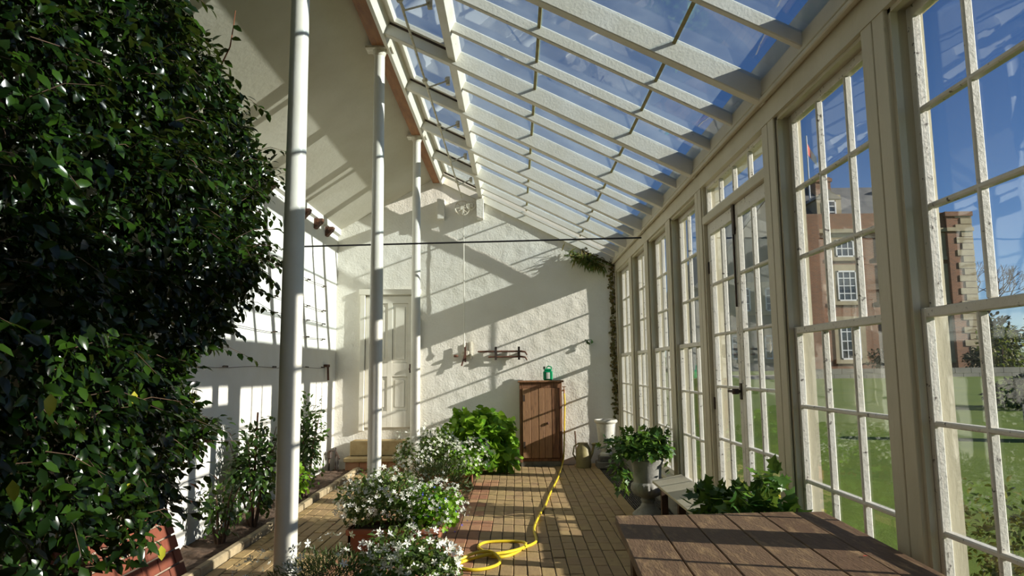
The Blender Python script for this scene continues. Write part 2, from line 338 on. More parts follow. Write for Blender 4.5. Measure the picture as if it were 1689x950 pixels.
# floor
fl = tag(solid('floor', M['mortar'], (-3.0, 1.9, YF-.2, YB+.3, -.30, -.055)), 'floor of yellow and red brick pavers with stone edging', 'floor', kind='structure')
solid('bedding', M['mortar'], (-2.36, 1.26, YF, YB, -.055, -.008), parent=fl)
bw, bl, gap = .1045, .232, .007
bm = MB().obox((0,0,-.02), ((bw-gap)/2,0,0), (0,(bl-gap)/2,0), (0,0,.02), c=.004)
def mesh_of(mb, name, m):
    me = bpy.data.meshes.new(name); me.from_pydata(mb.v, [], mb.f); me.materials.append(m); return me
by, br = mesh_of(bm, 'brick', M['brick']), mesh_of(bm, 'brick', M['redbrick'])
spots = []
for i in range(33):
    x = 1.12 - bw/2 - i*bw
    off = rng.normal()*.02 + (bl/2 if i in (0,1,2) and i % 2 else 0) + (bl/2 if x < -1.45 and i % 2 else 0)
    for j in range(int((YB - 1.8)/bl)):
        y = 1.8 + (j+.5)*bl + off + rng.normal()*.004
        if y > YB - .1: continue
        red = (-1.5 < x < -.30 + .25*noise.noise(Vector((y*1.3, 2, x)))) and noise.noise(Vector((x*3, y*2, 9))) > -.28 and y < 9.6 or (x < -1.0 and y > 10.3)
        spots.append((x, y, red))
def vis(x, y):
    px_ = 850 + F*x/y; py_ = 609 + F*1.5/y
    hid = (x > .45 and y < 5.3) or (-1.3 < x < -.6 and 5.9 < y < 7.2)
    return 380 < px_ and py_ < 962 and not hid
vv = sorted([s for s in spots if vis(*s[:2])], key=lambda s: s[1])[:300]; near = set(vv)
for (x, y, r) in vv:
    o = bpy.data.objects.new('brick', br if r else by); C.objects.link(o); o.parent = fl
    o.location = Vector((x, y, rng.normal()*.0018)) - WO[fl.name]; o.rotation_euler = (rng.normal()*.008, rng.normal()*.008, rng.normal()*.008)
far = MB(); fr = []
for s in spots:
    if s in near: continue
    far.add([Vector(p) + Vector((s[0], s[1], rng.normal()*.0018)) for p in bm.v], bm.f, 1 if s[2] else 0); fr += [rng.random()]*len(bm.f)
bf = far.build('brick_paving', [M['brickfar'], M['redfar']], fl); bf['kind'] = 'stuff'
bf.data.attributes.new('rnd', 'FLOAT', 'FACE').data.foreach_set('value', np.array(fr, np.float32))
for k in range(18):
    y = 1.0 + k*.57; solid('edging_stone', M['stone'], (1.126, 1.252, y, y+.562, -.05, .004 + .002*(k % 3)), parent=fl, c=.006)
solid('heating_pit', M['pit'], (1.26, 1.655, .5, YB, -.05, -.04), parent=fl)
for k in range(9):
    y = 10.98 - (k+1)*.66; m_ = MB(); z1 = -.004 if y > 7.4 else -.018
    for i in range(14): xx = 1.275 + i*.0262; m_.box(xx-.005, xx+.005, y+.02, y+.64, z1-.02, z1)
    for yy in (y+.01, y+.22, y+.43, y+.645): m_.box(1.262, 1.63, yy-.007, yy+.007, z1-.022, z1-.003)
    m_.build('floor_grating', M['grate'], fl)
for k in range(19):
    y = 1.3 + k*.5 + rng.normal()*.01
    if y < 10.5: MB().obox((-2.375, y+.245, .0), (.035,0,0), (rng.normal()*.003,.243,rng.normal()*.003), (0,0,.058 + rng.normal()*.004), c=.012).build('kerb_stone', M['kerb'], fl)
sm = grid_wall(lambda u, v: (-2.9 + .5*u, 1.2 + 9.5*v, .005), 18, 320, 'soil', M['soil'], .03, 5, (0,0,1)); so_ = sm.build('soil', M['soil'], fl); so_['kind'] = 'stuff'
for i in range(12):
    solid('brick', M['redbrick'], (-2.36 + i*.108, -2.26 + i*.108, 10.86, 11.08, -.04, .008), parent=fl, c=.004)
# back wall, left wall, front wall behind the camera
bwl = grid_wall(lambda u, v: (-2.96 + 4.95*u, YB, -.05 + v*(roofz(-2.96+4.95*u)+.30)), 190, 190, 'wall_back', M['wall'], .0055, 5.5, (0,-1,0))
bwl.prism([(-3.1,-.1),(2.0,-.1),(2.0,3.35),(-1.27,5.0),(-3.1,4.1)], YB+.06, YB+.35)
wb = tag(bwl.build('wall_back', M['wall'], smooth=True), 'rough limewashed gable wall at the far end', 'wall', kind='structure')
lwl = grid_wall(lambda u, v: (XL, YF + (YB-YF)*u, -.05 + v*3.95), 260, 70, 'wall_left', M['leftwall'], .007, 2.6, (1,0,0))
lwl.box(XL-.35, XL-.05, YF-.2, YB+.3, -.1, 4.0)
wl = tag(lwl.build('wall_left', M['leftwall'], smooth=True), 'long white painted side wall lit by the sun', 'wall', kind='structure')
tag(MB().prism([(-3.1,-.1),(2.0,-.1),(2.0,3.35),(-1.27,5.0),(-3.1,4.1)], YF-.25, YF).build('wall_front', M['wall']), 'white end wall behind the viewer', 'wall', kind='structure')
# sloped plaster ceiling over the left side
sl_ = (4.68-3.79)/1.63
tag(MB().prism([(-2.95,3.76),(-1.33,4.65),(-1.33,4.83),(-3.2,3.86)], YF-.1, YB+.1).build('ceiling', M['ceil']), 'sloping cream plaster ceiling above the left wall', 'ceiling', kind='structure')
tag(MB().prism([(-2.9,3.70),(-2.85,3.72),(-2.85,3.83),(-2.9,3.82)], YF, YB).build('trim_1', M['leftwall']), 'white cornice strip along the top of the left wall', 'trim', kind='structure')
pb = tag(solid('trim_2', [M['timber'], M['roofpaint']], (-1.335, -1.205, YF, YB-.02, 4.58, 4.80)), 'bare brown timber ridge beam resting on the iron poles', 'beam', kind='structure')
# glazed roof
RB = thing('glazed_roof', (.2, 5, 3.2), 'sloping glass roof on white painted rafters', 'roof', kind='structure')
zb = lambda x: 3.19 + .498*(1.6-x)
def rafter(y, x0, x1, wdt, top, bot):
    a, b = Vector((x0, y, zb(x0))), Vector((x1, y, zb(x1))); n = Vector((.498,0,1)).normalized()
    mid = (a+b)/2 + n*(top+bot)/2
    MB().obox(mid, (b-a)/2, (0,wdt/2,0), n*(top-bot)/2, c=.006).build('rafter', M['roofpaint'], RB)
posts = [-.75, .5, 1.75, 3.0, 4.316, 6.042, 7.276, 8.526, 9.737, 11.21]
bars = []
for a, b in zip(posts[:-1], posts[1:]):
    bars.append((a, 1)); n_ = 2 if abs(b-a-1.726) < .05 else 1
    for k in range(n_ if b < 11.1 else 1): bars.append((a + (b-a)*(k+1)/(n_+1), 0))
bars.append((10.88, 2)); bars = sorted(bars)
for y, big in bars:
    if big: rafter(y, -1.20, 1.62, .085 if big == 1 else .05, .15, 0 if big == 1 else .05)
    else: rafter(y, -.58, 1.62, .048, .14, .055)
n = Vector((.498,0,1)).normalized()
def slab(name, m, x0, x1, y0, y1, h0, h1, parent):
    a, b = Vector((x0,(y0+y1)/2,zb(x0))), Vector((x1,(y0+y1)/2,zb(x1)))
    return MB().obox((a+b)/2 + n*(h0+h1)/2, (b-a)/2, (0,(y1-y0)/2,0), n*(h1-h0)/2).build(name, m, parent)
slab('purlin', M['roofpaint'], -.60, -.53, YF, YB-.02, .035, .15, RB)
slab('ridge_board', M['roofpaint'], -1.205, -1.165, YF, YB-.02, -.02, .15, RB)
slab('end_board', M['roofpaint'], -1.2, 1.6, YB-.045, YB-.012, .0, .15, RB)
for (y0, b0), (y1, b1) in zip(bars, bars[1:] + [(YB-.01, 0)]):
    w0 = .0425 if b0 else .024; w1 = .0425 if b1 else .024
    for q, (x0, x1) in enumerate(((-.56, .17), (.13, 1.02), (.98, 1.66))):
        h = .128 - .006*q + .004*q; slab('pane', M['roofglass'], x0, x1, y0+w0-.006, y1-w1+.006, h-.002, h+.002, RB)
    for x in (.15, 1.0): slab('glazing_lap', M['olive'], x-.011, x+.011, y0+w0, y1-w1, .112, .122, RB)
big_y = [y for y, b in bars if b]
for y0, y1 in zip(big_y[:-1], big_y[1:]):
    a, b = y0+.05, y1-.05
    if b - a < .3: continue
    v = thing('roof_vent', (-.87, (a+b)/2, zb(-.87)+.1), None); v.parent = RB; v.location = Vector(WO[v.name]) - WO[RB.name]
    m_ = MB()
    for (x0, x1, yy0, yy1) in ((-1.165,-1.115,a,b),(-.66,-.60,a,b),(-1.12,-.65,a,a+.05),(-1.12,-.65,b-.05,b)):
        p, q = Vector((x0,(yy0+yy1)/2,zb(x0))), Vector((x1,(yy0+yy1)/2,zb(x1)))
        m_.obox((p+q)/2 + n*.135, (q-p)/2, (0,(yy1-yy0)/2,0), n*.022)
    m_.build('vent_frame', M['roofpaint'], v); slab('pane', M['roofglass'], -1.12, -.65, a+.05, b-.05, .138, .142, v)
    m_ = MB()
    for yy in (a-.004, b+.004): p, q = Vector((-1.16,yy,zb(-1.16))), Vector((-.62,yy,zb(-.62))); m_.bar(p+n*.105, q+n*.105, .014, .02)
    m_.build('vent_seal', M['iron'], v)
# right wall: plate, posts, plinth, windows, doors
WR = thing('wall_right', (1.74, 5, 0), 'cream painted window wall of timber posts on the garden side', 'wall', kind='structure')
solid('base_wall', M['stonework'], (1.66, 1.92, YF, YB+.1, -.3, .305), parent=WR)
m_ = MB().box(1.60, 1.86, YF, YB-.01, 3.20, 3.46); m_.box(1.585, 1.62, YF, YB-.01, 3.185, 3.215, c=.006); m_.box(1.592, 1.62, YF, YB-.01, 3.225, 3.245, c=.004); m_.build('wall_plate', M['paint'], WR)
solid('head_board', M['paint'], (1.635, 1.84, YF, YB-.01, 3.06, 3.20), parent=WR)
solid('sill', M['paint'], (1.60, 1.90, YF, YB-.01, .30, .345), parent=WR, c=.008)
for y in posts:
    m_ = MB().box(1.652, 1.815, y-.1, y+.1, .34, 3.10); m_.box(1.64, 1.66, y-.1, y-.004, .34, 3.07, c=.003); m_.box(1.64, 1.66, y+.004, y+.1, .34, 3.07, c=.003)
    m_.build('post', M['paint'], WR)
def sash(parent, x, y0, y1, z0, z1, rows, cols, rail_b, rail_t, stile=.042, name='sash'):
    s = thing(name, (x, (y0+y1)/2, z0)); s.parent = parent; s.location = WO[s.name] - WO[parent.name]
    m_ = MB(); d = .02
    m_.box(x-d, x+d, y0, y0+stile, z0, z1, c=.004).box(x-d, x+d, y1-stile, y1, z0, z1, c=.004)
    m_.box(x-d, x+d, y0+stile, y1-stile, z0, z0+rail_b, c=.004).box(x-d, x+d, y0+stile, y1-stile, z1-rail_t, z1, c=.004); m_.build('sash_frame', M['sash'], s)
    a, b, p, q = y0+stile, y1-stile, z0+rail_b, z1-rail_t; bh = .011
    for k in range(1, cols): yy = a+(b-a)*k/cols; solid('glazing_bar', M['sash'], (x-.019, x+.019, yy-bh, yy+bh, p, q), parent=s, c=.006)
    for k in range(1, rows): zz = p+(q-p)*k/rows; solid('glazing_bar', M['sash'], (x-.0192, x+.0192, a, b, zz-bh, zz+bh), parent=s, c=.006)
    for i in range(cols):
        for j in range(rows):
            solid('pane', M['glass'], (x+.004, x+.007, a+(b-a)*i/cols+.003, a+(b-a)*(i+1)/cols-.003, p+(q-p)*j/rows+.003, p+(q-p)*(j+1)/rows-.003), parent=s)
    return s
wi = 0
for a, b in zip(posts[:-1], posts[1:]):
    if abs(a-4.316) < .01: continue
    wi += 1; y0, y1 = a+.1, b-.1
    W_ = thing('window_%d' % wi, (1.72, (a+b)/2, .4), 'white sash window, bay %d along the garden side' % wi, 'window', kind='structure')
    m_ = MB().box(1.66, 1.69, y0, y0+.022, .4, 3.08).box(1.66, 1.69, y1-.022, y1, .4, 3.08).box(1.66, 1.69, y0, y1, 3.04, 3.07)
    m_.build('window_frame', M['paint'], W_)
    sash(W_, 1.713, y0+.004, y1-.004, .347, 1.735, 3, 3, .055, .04)
    sash(W_, 1.757, y0+.004, y1-.004, 1.70, 3.06, 3, 3, .04, .05)
D_ = thing('door_1', (1.70, 5.18, .3), 'pair of white glazed doors to the garden under a four pane fanlight', 'door', kind='structure')
ya, yb_ = 4.416, 5.942
m_ = MB().box(1.65, 1.80, ya, ya+.03, .35, 3.08).box(1.65, 1.80, yb_-.03, yb_, .35, 3.08).box(1.645, 1.80, ya, yb_, 2.73, 2.80, c=.005); m_.build('door_frame', M['paint'], D_)
sash(D_, 1.70, ya+.03, yb_-.03, 2.80, 3.07, 1, 4, .035, .035, .03, 'fanlight')
ym = (ya+yb_)/2
for (p, q) in ((ya+.033, ym-.002), (ym+.002, yb_-.033)): 
    s = sash(D_, 1.70, p, q, .365, 2.728, 5, 2, .12, .10, .07, 'door_leaf')
    hy = p + .01 if p < ym - .3 else q - .01
    m2 = MB()
    for hz in (2.35, 1.2): m2.box(1.672, 1.682, hy-.012, hy+.012, hz-.05, hz+.05)
    m2.build('hinge', M['iron'], s)
MB().box(1.665, 1.682, ym-.022, ym+.022, 2.50, 2.80).tube([(1.668, ym, 2.50), (1.668, ym, 1.95)], .008, 6).build('door_bolt', M['iron'], D_)
MB().box(1.672, 1.682, ym+.005, ym+.045, 1.26, 1.38).tube([(1.67, ym+.025, 1.32), (1.62, ym+.025, 1.32), (1.615, ym+.12, 1.32)], .010, 8).lathe([(.024,-.02),(.03,0),(.024,.02)], (1.635, ym+.02, 1.32), 12).build('door_handle', M['iron'], D_, smooth=True)
# back door
B_ = thing('door_2', (-2.02, YB-.03, .56), 'old white four panel door above the stone steps in the far wall', 'door', kind='structure')
m_ = MB().box(-2.50, -2.42, YB-.07, YB+.03, .55, 2.80, c=.006).box(-1.62, -1.54, YB-.07, YB+.03, .55, 2.80, c=.006).box(-2.52, -1.52, YB-.075, YB+.03, 2.72, 2.81, c=.006); m_.build('door_frame', M['doorpaint'], B_)
m_ = MB()
for x0, x1 in ((-2.415,-2.31),(-2.06,-1.98),(-1.73,-1.625)): m_.box(x0, x1, YB-.035, YB+.03, .60, 2.695, c=.004)
for z0, z1 in ((.60,.86),(1.40,1.62),(2.58,2.695)): m_.box(-2.415, -1.625, YB-.034, YB+.03, z0, z1, c=.003)
m_.build('door_leaf', M['doorpaint'], B_)
for x0, x1 in ((-2.305,-2.065),(-1.975,-1.735)):
    for z0, z1 in ((.865,1.395),(1.625,2.575)): MB().box(x0, x1, YB-.018, YB+.03, z0, z1).box(x0+.04, x1-.04, YB-.026, YB-.016, z0+.05, z1-.05, c=.006).build('door_panel', M['doorpaint'], B_)
MB().box(-1.70, -1.66, YB-.05, YB-.034, 1.46, 1.60).lathe([(.018,0),(.026,.02),(.018,.045)], (-1.68, YB-.075, 1.50), 10).build('door_handle', M['iron'], B_)
st = thing('stone_steps', (-2.05, 10.85, 0), 'two worn yellow stone steps below the white back door', 'steps')
MB().box(-2.56, -1.55, 10.84, YB-.03, .20, .42, c=.01).build('upper_step', M['step'], st); MB().box(-2.60, -1.50, 10.60, 10.88, .13, .20, c=.015).build('lower_step', M['step'], st)
for i in range(5): solid('brick', M['redbrick'], (-2.58+i*.215, -2.37+i*.215, 10.64, 10.83, 0, .128), parent=st, c=.006)
solid('step_core', M['lime'], (-2.55, -1.56, 10.80, YB-.04, 0, .2), parent=st)

# ------------------------------------------------------------------ outdoors
gz = lambda x, y: -.12 + .030*max(0, y-3) + .004*max(0, x-3)
gr = grid_wall(lambda u, v: (1.95 + 120*u*u, -40 + 150*v, gz(1.95 + 120*u*u, -40+150*v)), 60, 90, 'lawn', M['lawn'], .02, .8, (0,0,1))
tag(gr.build('lawn', M['lawn'], smooth=True), 'sloping green lawn outside the windows', 'lawn', kind='structure')
tag(MB().prism([(12,35),(60,35),(60,45),(12,45)], gz(20,35)-.6, gz(20,35)+.12, 'Z').build('terrace', M['gravel']), 'pale gravel terrace in front of the brick house', 'terrace', kind='structure')
def house_window(parent, x, y, z0, z1, wd, cols, rows):
    f_ = solid('window', M['winframe'], (x-wd/2, x-wd/2+.09, y-.06, y+.1, z0, z1), (x+wd/2-.09, x+wd/2, y-.06, y+.1, z0, z1), (x-wd/2, x+wd/2, y-.06, y+.1, z0, z0+.1), (x-wd/2, x+wd/2, y-.06, y+.1, z1-.1, z1), *[(x-wd/2+wd*k/cols-.025, x-wd/2+wd*k/cols+.025, y-.04, y+.1, z0, z1) for k in range(1, cols)], *[(x-wd/2, x+wd/2, y-.045, y+.1, z0+(z1-z0)*k/rows-.03, z0+(z1-z0)*k/rows+.03) for k in range(1, rows)], parent=parent)
    solid('pane', M['winglass'], (x-wd/2+.05, x+wd/2-.05, y-.01, y+.05, z0+.05, z1-.05), parent=f_)
    solid('window_surround', M['sandstone'], (x-wd/2-.35, x-wd/2, y-.03, y+.05, z0-.25, z1+.4), (x+wd/2, x+wd/2+.35, y-.03, y+.05, z0-.25, z1+.4), (x-wd/2, x+wd/2, y-.03, y+.05, z1, z1+.4), (x-wd/2-.4, x+wd/2+.4, y-.10, y+.05, z0-.25, z0), parent=parent)
H = thing('brick_house', (24, 50, 1), 'large red brick country house with slate roof beyond the lawn', 'house')
solid('facade_wall', M['facade'], (19.0, 28.4, 45, 58, .5, 10.4), parent=H)
solid('side_pavilion', M['facade'], (28.4, 30.0, 44.7, 58, .5, 11.4), parent=H)
solid('corner_pilaster', M['facade'], (19.0, 20.0, 44.6, 45.2, .5, 11.4), parent=H)
m_ = MB()
for k in range(26): m_.box(29.3 - (.35 if k % 2 else 0), 30.04, 44.66, 45.4, .6+k*.42, .6+k*.42+.38)
m_.build('quoin_stones', M['sandstone'], H)['kind'] = 'stuff'
solid('parapet', M['facade'], (19.0, 28.4, 44.9, 45.6, 10.35, 11.5), (28.3, 30.1, 44.6, 45.1, 11.2, 11.5), parent=H)
solid('stone_band', M['sandstone'], (18.9, 28.5, 44.75, 45.1, 10.2, 10.45), (28.35, 30.1, 44.6, 44.9, 10.2, 10.45), parent=H)
MB().prism([(45.8,11.2),(57.5,11.2),(51.6,15.0)], 19.6, 29.4, 'X').build('slate_roof', M['slate'], H)
for x in (21.75, 24.8, 27.45):
    house_window(H, x, 44.98, 1.9, 4.3, 1.3, 3, 4); house_window(H, x, 44.98, 5.7, 7.7, 1.25, 3, 4); house_window(H, x, 44.98, 8.6, 9.75, 1.2, 3, 2)
dm = MB().box(20.75, 22.15, 46.2, 49, 11.2, 12.8).prism([(20.55,12.8),(22.35,12.8),(21.45,13.5)], 46.1, 50).build('dormer', M['stonework'], H); house_window(dm, 21.45, 46.18, 11.5, 12.7, .95, 2, 3)
for x, z in ((19.9, 14.2), (22.9, 15.4), (27.8, 14.6)): MB().box(x-.55, x+.55, 50, 51.6, 11.5, z).box(x-.65, x+.65, 49.9, 51.7, z-.35, z-.1).build('chimney', M['facade'] if x > 22 else M['stonework'], H)
MB().tube([(21.0,48,12.5),(21.0,48,17.9)], .05, 6).build('flagpole', M['winframe'], H)
fg = MB(); fg.add([(21.03,48,17.4),(21.25,48.1,17.0),(21.6,47.95,16.3),(21.06,48,16.5),(21.3,48.1,16.2),(21.62,47.9,15.6)], [(0,1,4,3)], 0); fg.add([(21.25,48.1,17.0),(21.6,47.95,16.3),(21.62,47.9,15.6),(21.3,48.1,16.2)], [(0,1,2,3)], 1); fg.build('flag', [M['red'], M['flagw']], H)
G = thing('stone_wing', (15.5, 48, 1), 'grey stone wing with a steep gable left of the brick house', 'house')
MB().prism([(12.6,.4),(18.95,.4),(18.95,12.2),(17.6,13.2),(12.6,7.0)], 46.5, 58).build('gable_wall', M['stonework'], G)
MB().prism([(12.3,6.8),(17.6,13.35),(17.6,13.7),(12.1,6.9)], 46.2, 58).build('slate_roof', M['slate'], G)
for x, z0 in ((15.0, 2.0), (17.2, 2.0), (15.4, 5.2), (17.4, 5.2)): house_window(G, x, 46.48, z0, z0+1.6, 1.0, 2, 3)
cw = MB()
for k in range(60):
    for j in range(3): cw.box(13 + k*.8 + (j % 2)*.4, 13.78 + k*.8 + (j % 2)*.4, 34.6, 35.0, gz(20,35)-.35 + j*.27, gz(20,35)-.09 + j*.27)
tag(cw.build('garden_wall', M['stonework']), 'low grey stone wall along the far edge of the lawn', 'wall')
def out_shrub(name, x, y, rx, ry, rz, n_, size, m, label, cat='shrub', kind='camellia', group=None, trunk=0):
    z = gz(x, y); t = thing(name, (x, y, z), label, cat, group)
    foliage('foliage', kind, (x, y, z+trunk+rz*.85), (rx, ry, rz), n_, size, m, t, inner=.6, lump=.25, seed=x)
    MB().tube([(x,y,z-.1),(x+.05,y,z+trunk+rz*.9)], [.05+rx*.03, .03], 7).build('trunk', M['bark'], t); return t
out_shrub('flower_hedge', 3.15, 3.7, .55, 1.1, .50, 6500, .045, M['hedge'], 'yellow green low hedge just outside the nearest window')
out_shrub('clipped_bush', 2.75, 7.1, .45, .7, .50, 1600, .07, M['hedge'], 'olive green bush outside the glazed doors')
out_shrub('border_shrub', 13.4, 18.0, 1.0, .9, .45, 1500, .12, M['darktree'], 'dark spreading shrub on the lawn edge at far right')
out_shrub('evergreen_hedge', 23.6, 42.5, 2.0, .8, .75, 1800, .2, M['darktree'], 'clipped dark hedge under the ground floor house windows')
out_shrub('evergreen_hedge', 29.0, 42.4, 1.5, .8, .75, 1800, .2, M['darktree'], 'clipped dark hedge below the quoined house corner')
out_shrub('rose_bush', 25.5, 36.5, 1.0, .8, 1.3, 900, .22, M['hedge'], 'russet leaved shrub before the garden wall', trunk=.2)
for x, y, s, lab in ((36.5, 54, 2.6, 'dark evergreen nearest the brick house corner'), (41.8, 53, 2.9, 'middle dark evergreen of the row right of the house'), (48.5, 54, 3.6, 'last dark evergreen of the row right of the house')):
    out_shrub('evergreen_tree', x, y, s*.8, s*.8, s*.62, 1700, .42, M['darktree'], lab, 'tree', group='evergreens beside the house', trunk=.5)
bt = thing('bare_tree', (39.2, 59, gz(39,59)), 'leafless winter tree beyond the house corner', 'tree'); tw = MB()
def branch(p, d, l, r, k):
    q = p + d*l; tw.tube([p, (p+q)/2 + Vector(unit(1)[0])*l*.05, q], [r, r*.8, r*.6], 4)
    if k: 
        for _ in range(3): branch(q, (d + Vector(unit(1)[0])*.75 + Vector((0,0,.15))).normalized(), l*.72, r*.6, k-1)
branch(Vector((39.2,59,gz(39,59)-.1)), Vector((0,0,1)), 3.0, .18, 5); tw.build('branches', M['bark'], bt)['kind'] = 'stuff'
gu = thing('garden_urn', (9.15, 12.2, gz(9.15,12.2)), 'grey stone urn on a pedestal out on the lawn', 'urn'); zz = gz(8.6,12.2)
MB().box(8.93,9.37,11.98,12.42,zz-.05,zz+.62,c=.03).build('pedestal', M['stonework'], gu); MB().lathe([(.16,.62),(.07,.70),(.06,.76),(.20,.84),(.24,.98),(.22,1.02),(.27,1.06),(.24,1.08)], (9.15,12.2,zz), 20).build('urn_bowl', M['stonework'], gu, smooth=True)

# ------------------------------------------------------------------ iron poles, tie rod, vent gear
for i, (y, lab) in enumerate(((3.94,'white round iron pole nearest the viewer, beside the camellia'),(6.34,'middle one of the three white round poles, rising from the flower planter'),(8.88,'farthest and thinnest looking white pole, in front of the back door'))):
    t = thing('iron_pole', (-1.275, y, 0), lab, 'pole', 'white poles under the ridge beam')
    MB().lathe([(.064,0),(.062,.6),(.060,2),(.054,3.4),(.050,4.5)], (-1.275, y, 0), 24).build('shaft', M['pole'], t, smooth=True)
    MB().lathe([(.052,4.50),(.062,4.53),(.066,4.56)], (-1.275, y, 0), 24).box(-1.40,-1.15,y-.07,y+.07,4.56,4.58).build('cap', M['gear'], t, smooth=True)
    MB().lathe([(.095,0),(.095,.03),(.075,.06)], (-1.275, y, 0), 24).build('base_ring', M['pole'], t)
tag(MB().tube([(-2.92,8.56,3.055),(1.60,8.56,3.125)], .011, 8).build('tie_rod', M['black']), 'thin black tie rod spanning the room below the glass roof', 'rod')
gs = thing('vent_shaft', (-.85, 5, 4.3), 'white vent opening shaft with arms along the roof vents', 'vent gear')
zr = 4.30; m_ = MB().tube([(-.85,-1.1,zr),(-.85,11.1,zr)], .011, 8); m_.build('shaft', M['gear'], gs)
for k, y in enumerate([(a+b)/2 for a, b in zip(big_y[:-1], big_y[1:])]):
    if y < 1: continue
    MB().tube([(-.85,y-.22,zr),(-.83,y-.1,zr-.02),(-.66,y,zb(-.66)+.07)], .009, 6).lathe([(.02,-.02),(.03,0),(.02,.02)], (-.85,y-.22,zr), 8).build('arm', M['gear'], gs)
    MB().box(-.665,-.63,y-.02,y+.02,zb(-.62)+.05,zb(-.66)+.11).tube([(-.66,y-.05,zb(-.66)+.075),(-.66,y+.05,zb(-.66)+.075)], .016, 8).build('pivot', M['gear'], gs)
m_ = MB()
def ring(c, R_, r, axis=0, n=20):
    pts = []
    for k in range(n+1):
        a = 2*math.pi*k/n; u, v = R_*math.cos(a), R_*math.sin(a); pts.append(Vector(c) + (Vector((u,0,v)) if axis == 1 else Vector((0,u,v))))
    return pts
m_.tube(ring((-.84,11.08,4.13),.12,.012,1), .012, 6, caps=False); m_.tube(ring((-.70,11.08,4.17),.07,.012,1), .012, 6, caps=False)
for k in range(4): a = k*math.pi/4; m_.bar((-.84-.12*math.cos(a),11.08,4.13-.12*math.sin(a)),(-.84+.12*math.cos(a),11.08,4.13+.12*math.sin(a)),.014,.012,(0,1,0))
m_.box(-.87,-.81,11.07,11.2,4.10,4.16).box(-.74,-.66,11.07,11.2,4.14,4.2).build('gear_wheel', M['gear'], gs)
tag(MB().tube([(-.82,11.06,4.1),(-.815,11.05,3),(-.81,11.06,1.95)], .009, 6).lathe([(.012,1.86),(.02,1.90),(.012,1.95)],(-.81,11.06,0),8).build('pull_cord', M['cord']), 'thin white pull cord hanging down the far wall', 'cord')
for x, lab in ((-1.19,'left small white corbel high on the far wall'),(-.55,'right small white corbel high on the far wall')):
    tag(MB().prism([(x-.05,3.95),(x+.05,3.95),(x+.06,4.28),(x-.06,4.28)], YB-.16, YB+.03).build('corbel', M['wall']), lab, 'corbel', 'corbels under the vent gear')
# wall ironwork
t = thing('winding_handle', (-.81, YB-.05, 1.7), 'rusty iron winding handle on the far wall below the cord', 'handle')
MB().bar((-.80,YB-.07,1.93),(-.80,YB-.07,1.62),.03,.03,(0,1,0)).bar((-.80,YB-.08,1.75),(-.86,YB-.09,1.56),.025,.02,(0,1,0)).build('lever', M['rust'], t)
MB().box(-.86,-.74,YB-.06,YB+.01,1.72,1.80,c=.01).box(-.73,-.70,YB-.05,YB+.01,1.68,1.95).build('bracket', M['gear'], t); MB().lathe([(.03,-.02),(.04,0),(.03,.02)],(-.95,YB-.06,1.72),10).build('knob', M['rust'], t)
t = thing('iron_rack', (-.2, YB-.06, 1.7), 'rusty double bar iron rack fixed to the far wall', 'rack')
for z in (1.785, 1.70): MB().tube([(-.60+(1.785-z)*2,YB-.09,z),(.10,YB-.09,z),(.16,YB-.10,z-.01),(.19,YB-.11,z-.06)], [.014,.016,.014,.010], 8).build('bar', M['rust'], t)
for x in (-.31, .06): MB().bar((x,YB-.08,1.86),(x,YB-.08,1.65),.035,.05,(0,1,0)).box(x-.02,x+.02,YB-.06,YB+.02,1.72,1.77).build('strap', M['iron'], t)
t = thing('wall_hook', (XL+.05, 10.6, 1.5), 'rusty iron hook on the left wall near the corner', 'hook'); MB().box(XL-.01,XL+.05,10.52,10.68,1.56,1.60).bar((XL+.04,10.6,1.6),(XL+.05,10.6,1.36),.03,.025,(1,0,0)).build('hook_bar', M['rust'], t)
for k, (z, lab) in enumerate(((1.56,'lowest dark training wire on the left wall'),(1.98,'second training wire up on the left wall'),(2.21,'third training wire up on the left wall'),(2.41,'fourth training wire up on the left wall'),(2.78,'topmost training wire on the left wall'))):
    t = thing('training_wire', (XL+.04, 6, z), lab, 'wire', 'training wires on the left wall')
    MB().tube([(XL+.035,y,z-.018*math.sin((y-1)*1.9+k)**2) for y in np.arange(1.0,10.7,.35)], .0032, 5).build('strand', M['iron'], t); m_ = MB()
    for y in (2.5,4.6,6.9,8.3,9.6,10.4): m_.tube([(XL-.01,y,z),(XL+.045,y,z-.004)], .009, 6).tube([(XL+.035,y-.10,z-.004),(XL+.035,y+.02,z-.004)], .007, 5)
    m_.build('eyelets', M['iron'], t)['kind'] = 'stuff'
for i, y in enumerate((7.85, 9.24, 9.87, 10.46)):
    t = thing('eaves_bracket', (XL+.06, y, 3.6), 'small rust brown bracket under the left cornice, ' + ('beside the camellia', 'half hidden by a pole', 'second from the far corner', 'nearest the far corner')[i], 'bracket', 'brown brackets along the top of the left wall')
    MB().prism([(XL-.02,3.70),(XL+.13,3.70),(XL+.12,3.66),(XL+.03,3.56),(XL-.02,3.56)], y-.055, y+.055).tube([(XL+.08,y-.06,3.66),(XL+.08,y+.06,3.66)], .035, 8).build('bracket_body', M['rust'], t)
t = thing('wall_fern', (1.25, YB-.05, 3.2), 'tuft of ferns and moss growing where the roof meets the far wall', 'fern')
P = np.stack([rng.normal(1.18,.14,420), YB-.03-rng.random(420)*.06, np.zeros(420)], 1); P[:,2] = 3.30 + .498*(1.25-P[:,0])*.8 - rng.random(420)*.14
cloud('fronds', 'blade', P, np.stack([rng.normal(0,.5,420), -rng.random(420), rng.normal(-.5,.5,420)],1), unit(420)+np.array([0,-.5,1]), .10+.08*rng.random(420), M['fern'], t)
